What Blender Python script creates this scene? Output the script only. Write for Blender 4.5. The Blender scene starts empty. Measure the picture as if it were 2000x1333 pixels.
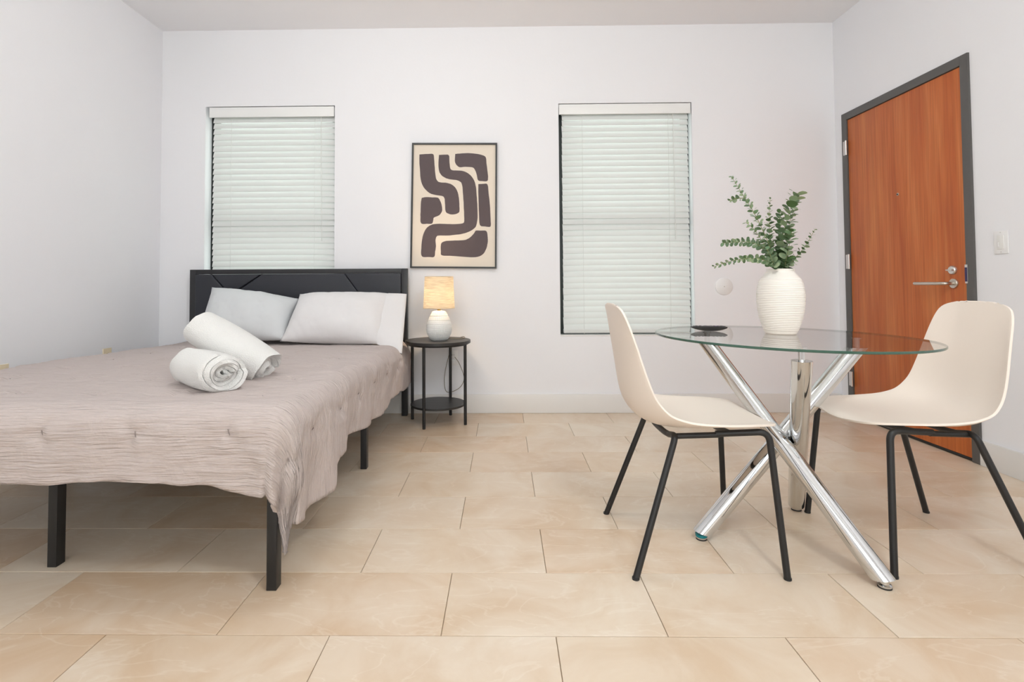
import bpy, bmesh, math, random
from mathutils import Vector, Matrix, noise
random.seed(11)
C = bpy.context.scene.collection
PI = math.pi
sin, cos = math.sin, math.cos

# ------------------------------------------------------------------ camera, world, lights, exposure
def make_camera():
    cam = bpy.data.cameras.new('camera'); o = bpy.data.objects.new('camera', cam); C.objects.link(o)
    cam.sensor_width = 36.0; cam.lens = 1014.4866/2000*36
    cam.shift_x = (1000-967.8551)/2000; cam.shift_y = (524.4977-666.5)/2000
    cam.clip_start = .02
    pitch, yaw, roll = .0299, -.0145, -.0057
    f = Vector((sin(yaw)*cos(pitch), cos(yaw)*cos(pitch), sin(pitch)))
    r = Vector((cos(yaw), -sin(yaw), 0)); u = r.cross(f)
    r2 = r*cos(roll)+u*sin(roll); u2 = -r*sin(roll)+u*cos(roll)
    m = Matrix((r2, u2, -f)).transposed().to_4x4(); m.translation = Vector((0, 0, .9469))
    o.matrix_world = m
    bpy.context.scene.camera = o
make_camera()
sc = bpy.context.scene
sc.view_settings.view_transform = 'Standard'; sc.view_settings.look = 'None'
sc.view_settings.exposure = 0.15; sc.view_settings.gamma = 1.0; sc.view_settings.use_curve_mapping = False
w = bpy.data.worlds.new('daylight'); sc.world = w; w.use_nodes = True
w.node_tree.nodes['Background'].inputs[0].default_value = (.95, 1.0, .98, 1)
w.node_tree.nodes['Background'].inputs[1].default_value = 2.6

def area(name, loc, rot, sx, sy, power, col, shape='RECTANGLE'):
    l = bpy.data.lights.new(name, 'AREA'); l.shape = shape; l.size = sx; l.size_y = sy
    l.energy = power; l.color = col
    o = bpy.data.objects.new(name, l); o.location = loc; o.rotation_euler = rot; C.objects.link(o)
    return o
def globe(name, loc, power, col, r):
    l = bpy.data.lights.new(name, 'POINT'); l.energy = power; l.color = col; l.shadow_soft_size = r
    o = bpy.data.objects.new(name, l); o.location = loc; C.objects.link(o)
globe('globe_light', (-.74, 1.95, 2.69), 18, (.985, .985, 1), .11)
globe('globe_light', (.75, .2, 2.69), 49, (.985, .985, 1), .11)  # unseen lamp added near the camera to even out the room light
area('rear_fill', (-.2, -2.42, 1.55), (PI/2, 0, 0), 3.6, 2.0, 6, (.95, .97, 1))  # added rear fill light, stand-in for daylight from behind the camera

# ------------------------------------------------------------------ materials
def nt(name):
    m = bpy.data.materials.new(name); m.use_nodes = True
    n = m.node_tree; b = n.nodes['Principled BSDF']
    return m, n, b
def srgb(r, g, b):
    f = lambda c: (c/255/12.92) if c/255 <= .04045 else ((c/255+.055)/1.055)**2.4
    return (f(r), f(g), f(b), 1)
def mat(name, col, rough=.5, metal=0, spec=.5, bump=None, coat=0, sheen=0):
    m, n, b = nt(name)
    b.inputs['Base Color'].default_value = col; b.inputs['Roughness'].default_value = rough
    b.inputs['Metallic'].default_value = metal; b.inputs['Specular IOR Level'].default_value = spec
    b.inputs['Coat Weight'].default_value = coat; b.inputs['Sheen Weight'].default_value = sheen
    if bump:
        sc_, st, det = bump
        tc = n.nodes.new('ShaderNodeTexCoord'); mp = n.nodes.new('ShaderNodeMapping')
        mp.inputs['Scale'].default_value = sc_ if isinstance(sc_, tuple) else (sc_,)*3
        nz = n.nodes.new('ShaderNodeTexNoise'); nz.inputs['Scale'].default_value = 1; nz.inputs['Detail'].default_value = det
        bp = n.nodes.new('ShaderNodeBump'); bp.inputs['Strength'].default_value = st; bp.inputs['Distance'].default_value = .01
        n.links.new(tc.outputs['Object'], mp.inputs[0]); n.links.new(mp.outputs[0], nz.inputs[0])
        n.links.new(nz.outputs[0], bp.inputs['Height']); n.links.new(bp.outputs[0], b.inputs['Normal'])
    return m
M = {}
M['wall'] = mat('wall_paint', (.893, .888, .915, 1), .7, spec=.25, bump=(60, .04, 3))
M['ceiling'] = mat('ceiling_paint', (.95, .94, .96, 1), .8, spec=.2)
M['trim'] = mat('trim_paint', (.83, .81, .79, 1), .35)
M['grout'] = mat('grout', srgb(150, 128, 104), .9)
M['black_metal'] = mat('black_powder_coat', (.012, .012, .013, 1), .42)
M['black_frame'] = mat('black_aluminium', (.015, .018, .018, 1), .45)
M['black_wood'] = mat('black_woodgrain', (.022, .021, .021, 1), .38, bump=((4, 60, 4), .15, 5))
M['chrome'] = mat('chrome', (.68, .69, .70, 1), .05, 1)
M['steel'] = mat('brushed_steel', (.62, .58, .52, 1), .28, 1)
M['zinc'] = mat('hinge_steel', (.70, .68, .66, 1), .35, 1)
M['rubber'] = mat('black_rubber', (.02, .02, .02, 1), .6)
M['teal_film'] = mat('teal_protective_film', srgb(10, 130, 140), .25)
M['plastic_white'] = mat('white_plastic', (.88, .87, .87, 1), .4)
M['plastic_beige'] = mat('beige_plastic', srgb(232, 216, 186), .45)
M['dark_slot'] = mat('dark_slot', (.05, .045, .04, 1), .6)
M['chair'] = mat('cream_polypropylene', srgb(240, 228, 217), .48, spec=.35, bump=(500, .03, 2))
M['door_frame'] = mat('charcoal_door_frame', srgb(92, 90, 88), .5, bump=(80, .06, 3))
M['remote'] = mat('remote_black', (.02, .02, .022, 1), .35)
M['remote_key'] = mat('remote_key', (.05, .05, .055, 1), .5)
M['remote_purple'] = mat('remote_purple_key', srgb(92, 60, 120), .5)
M['remote_white'] = mat('remote_white_key', (.7, .7, .7, 1), .5)
M['ceramic'] = mat('white_ceramic', (.84, .83, .81, 1), .33)
M['vase'] = mat('cream_ceramic', srgb(238, 232, 225), .38, bump=(90, .05, 3))
M['paper'] = mat('picture_paper', srgb(232, 220, 205), .7, spec=.2)
M['paint'] = mat('painted_shape', srgb(99, 88, 90), .75, spec=.2, bump=(40, .1, 4))
M['headboard'] = mat('charcoal_faux_leather', srgb(40, 42, 50), .45, bump=(260, .12, 3))
M['headboard_frame'] = mat('headboard_frame_black', srgb(38, 38, 41), .4)
M['towel'] = mat('white_terry', (.86, .85, .83, 1), .95, spec=.1, sheen=.3, bump=(330, .55, 3))
M['pillow_cool'] = mat('pale_grey_cotton', (.70, .715, .73, 1), .9, spec=.1, bump=(14, .35, 4))
M['pillow_warm'] = mat('white_cotton', (.80, .78, .785, 1), .9, spec=.1, bump=(12, .3, 4))
M['mattress'] = mat('mattress_ticking', (.7, .7, .7, 1), .9)
M['cord'] = mat('clear_brown_cord', srgb(120, 110, 90), .4)
M['cord_white'] = mat('white_cord', (.8, .8, .78, 1), .7)
M['stitch'] = mat('grey_stitch_thread', srgb(150, 138, 134), .8)
M['stem'] = mat('eucalyptus_stem', srgb(150, 150, 100), .6)

def leaf_mat():
    m, n, b = nt('eucalyptus_leaf')
    oi = n.nodes.new('ShaderNodeObjectInfo'); cr = n.nodes.new('ShaderNodeValToRGB')
    cr.color_ramp.elements[0].color = srgb(84, 112, 66); cr.color_ramp.elements[1].color = srgb(172, 188, 150)
    e = cr.color_ramp.elements.new(.5); e.color = srgb(112, 142, 108)
    n.links.new(oi.outputs['Random'], cr.inputs[0]); n.links.new(cr.outputs[0], b.inputs['Base Color'])
    b.inputs['Roughness'].default_value = .55
    return m
M['leaf'] = leaf_mat()

def tile_mat():
    m, n, b = nt('cream_marble_tile'); N = n.nodes; L = n.links
    geo = N.new('ShaderNodeNewGeometry'); oi = N.new('ShaderNodeObjectInfo')
    off = N.new('ShaderNodeVectorMath'); off.operation = 'MULTIPLY_ADD'
    comb = N.new('ShaderNodeCombineXYZ')
    L.new(oi.outputs['Random'], comb.inputs[0]); L.new(oi.outputs['Random'], comb.inputs[1]); L.new(oi.outputs['Random'], comb.inputs[2])
    off.inputs[1].default_value = (37, 53, 19); L.new(comb.outputs[0], off.inputs[0]); L.new(geo.outputs['Position'], off.inputs[2])
    # per tile shade
    cr = N.new('ShaderNodeValToRGB'); el = cr.color_ramp.elements
    el[0].color = srgb(216, 186, 155); el[1].color = srgb(226, 207, 186)
    e = el.new(.35); e.color = srgb(221, 197, 170)
    e = el.new(.7); e.color = srgb(228, 210, 188)
    L.new(oi.outputs['Random'], cr.inputs[0])
    # clouds
    n1 = N.new('ShaderNodeTexNoise'); n1.inputs['Scale'].default_value = 3.2; n1.inputs['Detail'].default_value = 6; n1.inputs['Roughness'].default_value = .6
    n1.inputs['Distortion'].default_value = .8
    L.new(off.outputs[0], n1.inputs['Vector'])
    r1 = N.new('ShaderNodeValToRGB'); r1.color_ramp.elements[0].position = .34; r1.color_ramp.elements[0].color = srgb(204, 175, 142)
    r1.color_ramp.elements[1].position = .66; r1.color_ramp.elements[1].color = srgb(232, 220, 204)
    L.new(n1.outputs[0], r1.inputs[0])
    mx = N.new('ShaderNodeMixRGB'); mx.inputs[0].default_value = .5
    L.new(cr.outputs[0], mx.inputs[1]); L.new(r1.outputs[0], mx.inputs[2])
    # pale veins
    mp = N.new('ShaderNodeMapping'); mp.inputs['Rotation'].default_value = (0, 0, .35); mp.inputs['Scale'].default_value = (1.2, 3.2, 1)
    L.new(off.outputs[0], mp.inputs[0])
    n2 = N.new('ShaderNodeTexNoise'); n2.inputs['Scale'].default_value = 1.5; n2.inputs['Detail'].default_value = 5; n2.inputs['Distortion'].default_value = 1.6
    L.new(mp.outputs[0], n2.inputs['Vector'])
    r2 = N.new('ShaderNodeValToRGB'); q = r2.color_ramp.elements
    q[0].position = .485; q[0].color = (0, 0, 0, 1); q[1].position = .515; q[1].color = (0, 0, 0, 1)
    e = q.new(.5); e.color = (1, 1, 1, 1)
    L.new(n2.outputs[0], r2.inputs[0])
    mx2 = N.new('ShaderNodeMixRGB'); mx2.inputs[2].default_value = srgb(248, 240, 228)
    ml = N.new('ShaderNodeMath'); ml.operation = 'MULTIPLY'; ml.inputs[1].default_value = .2
    L.new(r2.outputs[0], ml.inputs[0]); L.new(ml.outputs[0], mx2.inputs[0]); L.new(mx.outputs[0], mx2.inputs[1])
    # small brown pits / stains
    n3 = N.new('ShaderNodeTexNoise'); n3.inputs['Scale'].default_value = 17; n3.inputs['Detail'].default_value = 7; n3.inputs['Roughness'].default_value = .72; n3.inputs['Distortion'].default_value = 1.2
    mp3 = N.new('ShaderNodeMapping'); mp3.inputs['Scale'].default_value = (.7, 1.3, 1); mp3.inputs['Rotation'].default_value = (0, 0, -.4)
    L.new(off.outputs[0], mp3.inputs[0]); L.new(mp3.outputs[0], n3.inputs['Vector'])
    r3 = N.new('ShaderNodeValToRGB'); r3.color_ramp.elements[0].position = .66; r3.color_ramp.elements[0].color = (0, 0, 0, 1)
    r3.color_ramp.elements[1].position = .74; r3.color_ramp.elements[1].color = (1, 1, 1, 1)
    L.new(n3.outputs[0], r3.inputs[0])
    ml3 = N.new('ShaderNodeMath'); ml3.operation = 'MULTIPLY'; ml3.inputs[1].default_value = .35
    L.new(r3.outputs[0], ml3.inputs[0])
    mx3 = N.new('ShaderNodeMixRGB'); mx3.inputs[2].default_value = srgb(190, 150, 108)
    L.new(ml3.outputs[0], mx3.inputs[0]); L.new(mx2.outputs[0], mx3.inputs[1])
    L.new(mx3.outputs[0], b.inputs['Base Color'])
    b.inputs['Roughness'].default_value = .3; b.inputs['Specular IOR Level'].default_value = .45
    return m
M['tile'] = tile_mat()

def wood_mat():
    m, n, b = nt('cherry_veneer'); N = n.nodes; L = n.links
    tc = N.new('ShaderNodeTexCoord'); mp = N.new('ShaderNodeMapping'); mp.inputs['Scale'].default_value = (6, 9, .7)
    L.new(tc.outputs['Object'], mp.inputs[0])
    n1 = N.new('ShaderNodeTexNoise'); n1.inputs['Scale'].default_value = 1.6; n1.inputs['Detail'].default_value = 5; n1.inputs['Distortion'].default_value = .5
    L.new(mp.outputs[0], n1.inputs['Vector'])
    cr = N.new('ShaderNodeValToRGB'); q = cr.color_ramp.elements
    q[0].position = .3; q[0].color = srgb(182, 90, 38); q[1].position = .72; q[1].color = srgb(210, 126, 68)
    e = q.new(.5); e.color = srgb(198, 108, 52)
    L.new(n1.outputs[0], cr.inputs[0])
    mp2 = N.new('ShaderNodeMapping'); mp2.inputs['Scale'].default_value = (60, 110, 2.5)
    L.new(tc.outputs['Object'], mp2.inputs[0])
    n2 = N.new('ShaderNodeTexNoise'); n2.inputs['Scale'].default_value = 1; n2.inputs['Detail'].default_value = 3
    L.new(mp2.outputs[0], n2.inputs['Vector'])
    mx = N.new('ShaderNodeMixRGB'); mx.blend_type = 'MULTIPLY'; mx.inputs[0].default_value = .35
    r2 = N.new('ShaderNodeValToRGB'); r2.color_ramp.elements[0].position = .35; r2.color_ramp.elements[0].color = (.55, .5, .45, 1); r2.color_ramp.elements[1].position = .6
    L.new(n2.outputs[0], r2.inputs[0]); L.new(cr.outputs[0], mx.inputs[1]); L.new(r2.outputs[0], mx.inputs[2])
    L.new(mx.outputs[0], b.inputs['Base Color']); b.inputs['Roughness'].default_value = .42
    return m
M['wood'] = wood_mat()

def clear_glass(name, tint, f0=.04, mirror=True):
    """thin clear glass: see-through with a Schlick mirror term taken from |N.I|"""
    m = bpy.data.materials.new(name); m.use_nodes = True; n = m.node_tree; N = n.nodes; L = n.links; N.clear()
    o = N.new('ShaderNodeOutputMaterial'); t = N.new('ShaderNodeBsdfTransparent'); g = N.new('ShaderNodeBsdfGlossy')
    ge = N.new('ShaderNodeNewGeometry'); dt = N.new('ShaderNodeVectorMath'); dt.operation = 'DOT_PRODUCT'
    L.new(ge.outputs['Normal'], dt.inputs[0]); L.new(ge.outputs['Incoming'], dt.inputs[1])
    def mth(op, a, b=None):
        q = N.new('ShaderNodeMath'); q.operation = op
        for i, x in enumerate((a, b)):
            if x is None: continue
            if isinstance(x, (int, float)): q.inputs[i].default_value = x
            else: L.new(x, q.inputs[i])
        return q.outputs[0]
    F = mth('ADD', mth('MULTIPLY', mth('POWER', mth('SUBTRACT', 1.0, mth('ABSOLUTE', dt.outputs['Value'])), 5.0), 1-f0), f0)
    t.inputs[0].default_value = tint; g.inputs['Roughness'].default_value = 0
    if not mirror:
        L.new(t.outputs[0], o.inputs[0]); return m
    F = mth('DIVIDE', mth('MULTIPLY', F, 2.0), mth('ADD', F, 1.0))
    mx = N.new('ShaderNodeMixShader')
    L.new(F, mx.inputs[0]); L.new(t.outputs[0], mx.inputs[1]); L.new(g.outputs[0], mx.inputs[2]); L.new(mx.outputs[0], o.inputs[0])
    return m
M['glass'] = clear_glass('clear_glass', (.965, .985, .975, 1), .03)
M['pane'] = clear_glass('window_glass', (.95, .99, .97, 1))
M['glass_under'] = clear_glass('clear_glass_underside', (.985, .995, .99, 1), 0, False)
M['glass_edge'] = mat('green_glass_edge', srgb(48, 86, 72), .12, spec=.8)

def translucent(name, col, amt, rough=.6, tcol=None, weave=None):
    m = bpy.data.materials.new(name); m.use_nodes = True; n = m.node_tree; N = n.nodes; L = n.links
    b = N['Principled BSDF']; b.inputs['Base Color'].default_value = col; b.inputs['Roughness'].default_value = rough
    b.inputs['Specular IOR Level'].default_value = .25
    t = N.new('ShaderNodeBsdfTranslucent'); t.inputs[0].default_value = tcol or col
    mx = N.new('ShaderNodeMixShader'); mx.inputs[0].default_value = amt
    L.new(b.outputs[0], mx.inputs[1]); L.new(t.outputs[0], mx.inputs[2]); L.new(mx.outputs[0], N['Material Output'].inputs[0])
    if weave:
        tc = N.new('ShaderNodeTexCoord'); mp = N.new('ShaderNodeMapping'); mp.inputs['Scale'].default_value = weave
        nz = N.new('ShaderNodeTexNoise'); nz.inputs['Scale'].default_value = 1; nz.inputs['Detail'].default_value = 4
        cr = N.new('ShaderNodeValToRGB'); cr.color_ramp.elements[0].position = .35; cr.color_ramp.elements[1].position = .65
        cr.color_ramp.elements[0].color = tuple(c*.72 for c in col[:3])+(1,); cr.color_ramp.elements[1].color = col
        L.new(tc.outputs['Object'], mp.inputs[0]); L.new(mp.outputs[0], nz.inputs[0]); L.new(nz.outputs[0], cr.inputs[0])
        L.new(cr.outputs[0], b.inputs['Base Color']); L.new(cr.outputs[0], t.inputs[0])
    return m
M['slat'] = translucent('white_slat', (.84, .845, .835, 1), .20, .45, (.89, .90, .88, 1))
M['valance'] = mat('white_valance', (.90, .90, .89, 1), .45)
M['shade'] = translucent('linen_shade', (.88, .82, .72, 1), .62, .9, weave=(18, 18, 300))

def emis(name, col, s):
    m, n, b = nt(name); b.inputs['Emission Color'].default_value = col; b.inputs['Emission Strength'].default_value = s
    b.inputs['Base Color'].default_value = (.9, .9, .9, 1); return m
M['bulb'] = emis('lit_bulb', (1, .78, .5, 1), 14)


def comforter_mat():
    m, n, b = nt('grey_crinkle_cotton'); N = n.nodes; L = n.links
    tc = N.new('ShaderNodeTexCoord'); mp = N.new('ShaderNodeMapping'); mp.inputs['Scale'].default_value = (9, 150, 1)
    L.new(tc.outputs['UV'], mp.inputs[0])
    nz = N.new('ShaderNodeTexNoise'); nz.inputs['Scale'].default_value = 1; nz.inputs['Detail'].default_value = 3; nz.inputs['Distortion'].default_value = .35
    L.new(mp.outputs[0], nz.inputs[0])
    bp = N.new('ShaderNodeBump'); bp.inputs['Strength'].default_value = 1.0; bp.inputs['Distance'].default_value = .010
    L.new(nz.outputs[0], bp.inputs['Height'])
    mp2 = N.new('ShaderNodeMapping'); mp2.inputs['Scale'].default_value = (6, 8, 1)
    L.new(tc.outputs['UV'], mp2.inputs[0])
    n2 = N.new('ShaderNodeTexNoise'); n2.inputs['Scale'].default_value = 1; n2.inputs['Detail'].default_value = 4; n2.inputs['Distortion'].default_value = 1
    L.new(mp2.outputs[0], n2.inputs[0])
    bp2 = N.new('ShaderNodeBump'); bp2.inputs['Strength'].default_value = .5; bp2.inputs['Distance'].default_value = .03
    L.new(n2.outputs[0], bp2.inputs['Height']); L.new(bp.outputs[0], bp2.inputs['Normal']); L.new(bp2.outputs[0], b.inputs['Normal'])
    b.inputs['Base Color'].default_value = srgb(203, 190, 186); b.inputs['Roughness'].default_value = .9
    b.inputs['Specular IOR Level'].default_value = .1; b.inputs['Sheen Weight'].default_value = .15
    return m
M['comforter'] = comforter_mat()

# ------------------------------------------------------------------ helpers
def link(name, me, m=None, parent=None, smooth=None):
    if m is not None:
        for x in (m if isinstance(m, (list, tuple)) else [m]): me.materials.append(x)
    o = bpy.data.objects.new(name, me); C.objects.link(o)
    if parent is not None: o.parent = parent
    if smooth is True:
        me.polygons.foreach_set('use_smooth', [True]*len(me.polygons))
    elif smooth:
        me.polygons.foreach_set('use_smooth', [True]*len(me.polygons)); me.set_sharp_from_angle(angle=math.radians(smooth))
    return o
def tag(o, label=None, cat=None, group=None, kind=None):
    if label: o['label'] = label
    if cat: o['category'] = cat
    if group: o['group'] = group
    if kind: o['kind'] = kind
    return o
def empty(name, loc=(0, 0, 0), rz=0, **k):
    o = bpy.data.objects.new(name, None); o.location = loc; o.rotation_euler = (0, 0, rz); o.empty_display_size = .1
    C.objects.link(o); return tag(o, **k)
def bm_obj(name, bm, m, parent=None, smooth=None):
    me = bpy.data.meshes.new(name); bmesh.ops.recalc_face_normals(bm, faces=bm.faces); bm.to_mesh(me); bm.free()
    return link(name, me, m, parent, smooth)
def add_box(bm, x0, y0, z0, x1, y1, z1, bev=0, seg=2):
    r = bmesh.ops.create_cube(bm, size=1)
    vs = r['verts']
    for v in vs:
        v.co = Vector(((x0+x1)/2+v.co.x*(x1-x0), (y0+y1)/2+v.co.y*(y1-y0), (z0+z1)/2+v.co.z*(z1-z0)))
    if bev:
        es = list({e for v in vs for e in v.link_edges})
        bmesh.ops.bevel(bm, geom=es, offset=bev, segments=seg, profile=.6, affect='EDGES')
def box(name, a, b, m, parent=None, bev=0, seg=2):
    bm = bmesh.new(); add_box(bm, *a, *b, bev=bev, seg=seg)
    return bm_obj(name, bm, m, parent, 40 if bev else None)
def add_lathe(bm, prof, n=32, cx=0, cy=0, cap=True):
    rings = []
    for r, z in prof:
        if r < 1e-5: rings.append([bm.verts.new((cx, cy, z))])
        else: rings.append([bm.verts.new((cx+r*cos(2*PI*i/n), cy+r*sin(2*PI*i/n), z)) for i in range(n)])
    for a, b in zip(rings, rings[1:]):
        for i in range(n):
            j = (i+1) % n
            f = [a[i % len(a)], a[j % len(a)], b[j % len(b)], b[i % len(b)]]
            f2 = []
            for v in f:
                if v not in f2: f2.append(v)
            if len(f2) > 2: bm.faces.new(f2)
    if cap:
        for rg in (rings[0], rings[-1]):
            if len(rg) > 2: bm.faces.new(rg)
def lathe(name, prof, m, parent=None, n=32, cx=0, cy=0, cap=True, smooth=50):
    bm = bmesh.new(); add_lathe(bm, prof, n, cx, cy, cap); return bm_obj(name, bm, m, parent, smooth)
def add_tube(bm, pts, r, n=12, cap=True):
    pts = [Vector(p) for p in pts]; rings = []; up = None
    for i, p in enumerate(pts):
        d = (pts[min(i+1, len(pts)-1)]-pts[max(i-1, 0)]).normalized()
        if up is None: up = d.orthogonal().normalized()
        up = (up-d*up.dot(d)).normalized(); s = d.cross(up)
        rr = r[i] if isinstance(r, (list, tuple)) else r
        rings.append([bm.verts.new(p+up*rr*cos(2*PI*k/n)+s*rr*sin(2*PI*k/n)) for k in range(n)])
    for a, b in zip(rings, rings[1:]):
        for k in range(n): bm.faces.new((a[k], a[(k+1) % n], b[(k+1) % n], b[k]))
    if cap:
        bm.faces.new(rings[0]); bm.faces.new(rings[-1])
def tube(name, pts, r, m, parent=None, n=12):
    bm = bmesh.new(); add_tube(bm, pts, r, n); return bm_obj(name, bm, m, parent, 50)
def bez(pts, n=8):
    """Catmull-Rom through points"""
    P = [Vector(p) for p in pts]; P = [P[0]*2-P[1]]+P+[P[-1]*2-P[-2]]; out = []
    for i in range(1, len(P)-2):
        for k in range(n):
            t = k/n; a, b, c, d = P[i-1:i+3]
            out.append(.5*((2*b)+(c-a)*t+(2*a-5*b+4*c-d)*t*t+(-a+3*b-3*c+d)*t**3))
    out.append(P[-2]); return out
def sm(t): t = max(0, min(1, t)); return t*t*(3-2*t)
def fillet(pts, r, n=6):
    P = [Vector(p) for p in pts]; out = [P[0]]
    for i in range(1, len(P)-1):
        a = (P[i-1]-P[i]); b = (P[i+1]-P[i]); ra = min(r, a.length*.45, b.length*.45)
        A = P[i]+a.normalized()*ra; B = P[i]+b.normalized()*ra
        for k in range(n+1):
            t = k/n; out.append(A*(1-t)**2+P[i]*2*t*(1-t)+B*t*t)
    out.append(P[-1]); return out
def poly_slab(bm, pts2, y0, y1, bev=0, inset=0):
    """pts2 = (x,z) outline, extruded from y1 (back) to y0 (front, towards -y)"""
    vs = [bm.verts.new((x, y1, z)) for x, z in pts2]
    f = bm.faces.new(vs)
    r = bmesh.ops.extrude_face_region(bm, geom=[f]); nv = [v for v in r['geom'] if isinstance(v, bmesh.types.BMVert)]
    for v in nv: v.co.y = y0
    if bev:
        es = [e for e in r['geom'] if isinstance(e, bmesh.types.BMEdge)]
        bmesh.ops.bevel(bm, geom=es, offset=bev, segments=4, profile=.5, affect='EDGES')

XL, XR, YB, ZC, YF = -2.5656, 2.4597, 3.8429, 2.876, -2.5
WT = .14
# window openings (x0, x1, z0, z1)
W1 = (-2.232, -1.255, .556, 2.294); W2 = (.420, 1.408, .556, 2.290)

# ------------------------------------------------------------------ room shell
def struct(o, label): return tag(o, label, 'room', kind='structure')
bm = bmesh.new()
def wall_seg(x0, x1, z0, z1): add_box(bm, x0, YB, z0, x1, YB+WT, z1)
wall_seg(XL-.14, W1[0], 0, ZC); wall_seg(W1[0], W1[1], 0, W1[2]); wall_seg(W1[0], W1[1], W1[3], ZC)
wall_seg(W1[1], W2[0], 0, ZC); wall_seg(W2[0], W2[1], 0, W2[2]); wall_seg(W2[0], W2[1], W2[3], ZC)
wall_seg(W2[1], XR+.14, 0, ZC)
struct(bm_obj('wall_back', bm, M['wall']), 'white painted back wall with two window openings')
struct(box('wall_left', (XL-.14, YF, 0), (XL, YB, ZC), M['wall']), 'plain white painted wall left of the bed')
DY0, DY1, DZ = 2.735, 3.753, 2.152
bm = bmesh.new()
add_box(bm, XR, YF, 0, XR+.14, DY0, ZC); add_box(bm, XR, DY1, 0, XR+.14, YB, ZC); add_box(bm, XR, DY0, DZ, XR+.14, DY1, ZC)
add_box(bm, XR+.11, DY0, 0, XR+.14, DY1, DZ)
struct(bm_obj('wall_right', bm, M['wall']), 'white painted wall on the right holding the wooden door')
bm = bmesh.new()
FX0, FX1, FZ0, FZ1 = -2.0, 1.6, .5, 2.55  # opening added in the unseen wall for the fill light
add_box(bm, XL-.14, YF-.14, 0, FX0, YF, ZC); add_box(bm, FX1, YF-.14, 0, XR+.14, YF, ZC)
add_box(bm, FX0, YF-.14, 0, FX1, YF, FZ0); add_box(bm, FX0, YF-.14, FZ1, FX1, YF, ZC)
struct(bm_obj('wall_front', bm, M['wall']), 'white wall behind the camera with a wide opening added for fill light')
struct(box('ceiling', (XL-.14, YF-.14, ZC), (XR+.14, YB+WT, ZC+.1), M['ceiling']), 'plain off-white flat ceiling')

# floor and its tiles (running bond, 0.61 x 0.305 m)
floor = struct(box('floor', (XL-.14, YF-.14, -.12), (XR+.14, YB+WT, -.0035), M['grout']), 'cream marble tile floor laid in running bond')
G = .0011
def tile_mesh(x0, x1, y0, y1):
    bm = bmesh.new(); add_box(bm, x0+G, y0+G, -.012, x1-G, y1-G, 0)
    es = [e for e in bm.edges if all(abs(v.co.z) < 1e-6 for v in e.verts)]
    bmesh.ops.bevel(bm, geom=es, offset=.0009, segments=1, affect='EDGES')
    me = bpy.data.meshes.new('tile'); bm.to_mesh(me); bm.free(); me.materials.append(M['tile']); return me
full = tile_mesh(0, .61, 0, .305)
stuffbm = bmesh.new()
for n in range(-13, 8):
    y0 = 1.4256+.305*n; y1 = y0+.305
    off = .1359 if n % 2 else .4367     # n=-1 -> .1359 ; n=0 -> .4367
    k = math.floor((XL-off)/.61)
    while off+k*.61 < XR:
        x0, x1 = off+k*.61, off+(k+1)*.61; k += 1
        a0, a1, b0, b1 = max(x0, XL), min(x1, XR), max(y0, YF), min(y1, YB)
        if a1-a0 < .01 or b1-b0 < .01: continue
        if n < -3:
            add_box(stuffbm, a0+G, b0+G, -.012, a1-G, b1-G, 0); continue
        whole = (a0 == x0 and a1 == x1 and b0 == y0 and b1 == y1)
        me = full if whole else tile_mesh(0, a1-a0, 0, b1-b0)
        o = bpy.data.objects.new('tile', me); o.location = (a0, b0, random.uniform(-.0004, 0)); C.objects.link(o); o.parent = floor
# thin cut row against the back wall
y0 = 1.4256+.305*8
st = bm_obj('tile_field', stuffbm, M['tile'], floor); st['kind'] = 'stuff'

def baseboard(name, a, b, label):
    return struct(box(name, a, b, M['trim'], bev=.003), label)
baseboard('baseboard_back', (XL+.015, YB-.014, 0), (XR-.015, YB, .137), 'white baseboard along the back wall')
baseboard('baseboard_left', (XL, YF, 0), (XL+.014, YB, .137), 'white baseboard along the left wall')
bm = bmesh.new(); add_box(bm, XR-.014, YF, 0, XR, DY0, .130, bev=.003); add_box(bm, XR-.014, DY1, 0, XR, YB, .130, bev=.003)
struct(bm_obj('baseboard_right', bm, M['trim'], None, 40), 'white baseboard along the right wall beside the door')

# ------------------------------------------------------------------ windows
def window(name, W, label, yo=YB+.085):
    x0, x1, z0, z1 = W; g = .0
    root = empty(name, ((x0+x1)/2, yo, z0)); struct(root, label)
    P = lambda a, b: ((a[0]-(x0+x1)/2, a[1]-yo, a[2]-z0), (b[0]-(x0+x1)/2, b[1]-yo, b[2]-z0))
    f = .045; y0, y1 = yo, YB+WT-.005
    bm = bmesh.new()
    for a, b in (((x0, y0, z0), (x0+f, y1, z1)), ((x1-f, y0, z0), (x1, y1, z1)), ((x0+f, y0, z0), (x1-f, y1, z0+f)), ((x0+f, y0, z1-f), (x1-f, y1, z1))):
        a, b = P(a, b); add_box(bm, *a, *b, bev=.002)
    bm_obj('window_frame', bm, M['black_frame'], root, 40)
    zm = z0+(z1-z0)*.5
    a, b = P((x0+f, y0, zm-.03), (x1-f, y1, zm+.03)); box('meeting_rail', a, b, M['black_frame'], root, .002)
    for s, e in ((z0+f, zm-.03), (zm+.03, z1-f)):
        a, b = P((x0+f, y0+.02, s), (x1-f, y0+.026, e)); box('pane', a, b, M['pane'], root)
    a, b = P((x0+.001, YB+.002, z0), (x1-.001, yo-.001, z0+.012)); box('window_sill', a, b, M['trim'], root, .002)
    return root
window('window_1', W1, 'recessed black framed window behind the bed, closed blind before it')
window('window_2', W2, 'recessed black framed window right of the picture')
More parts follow.
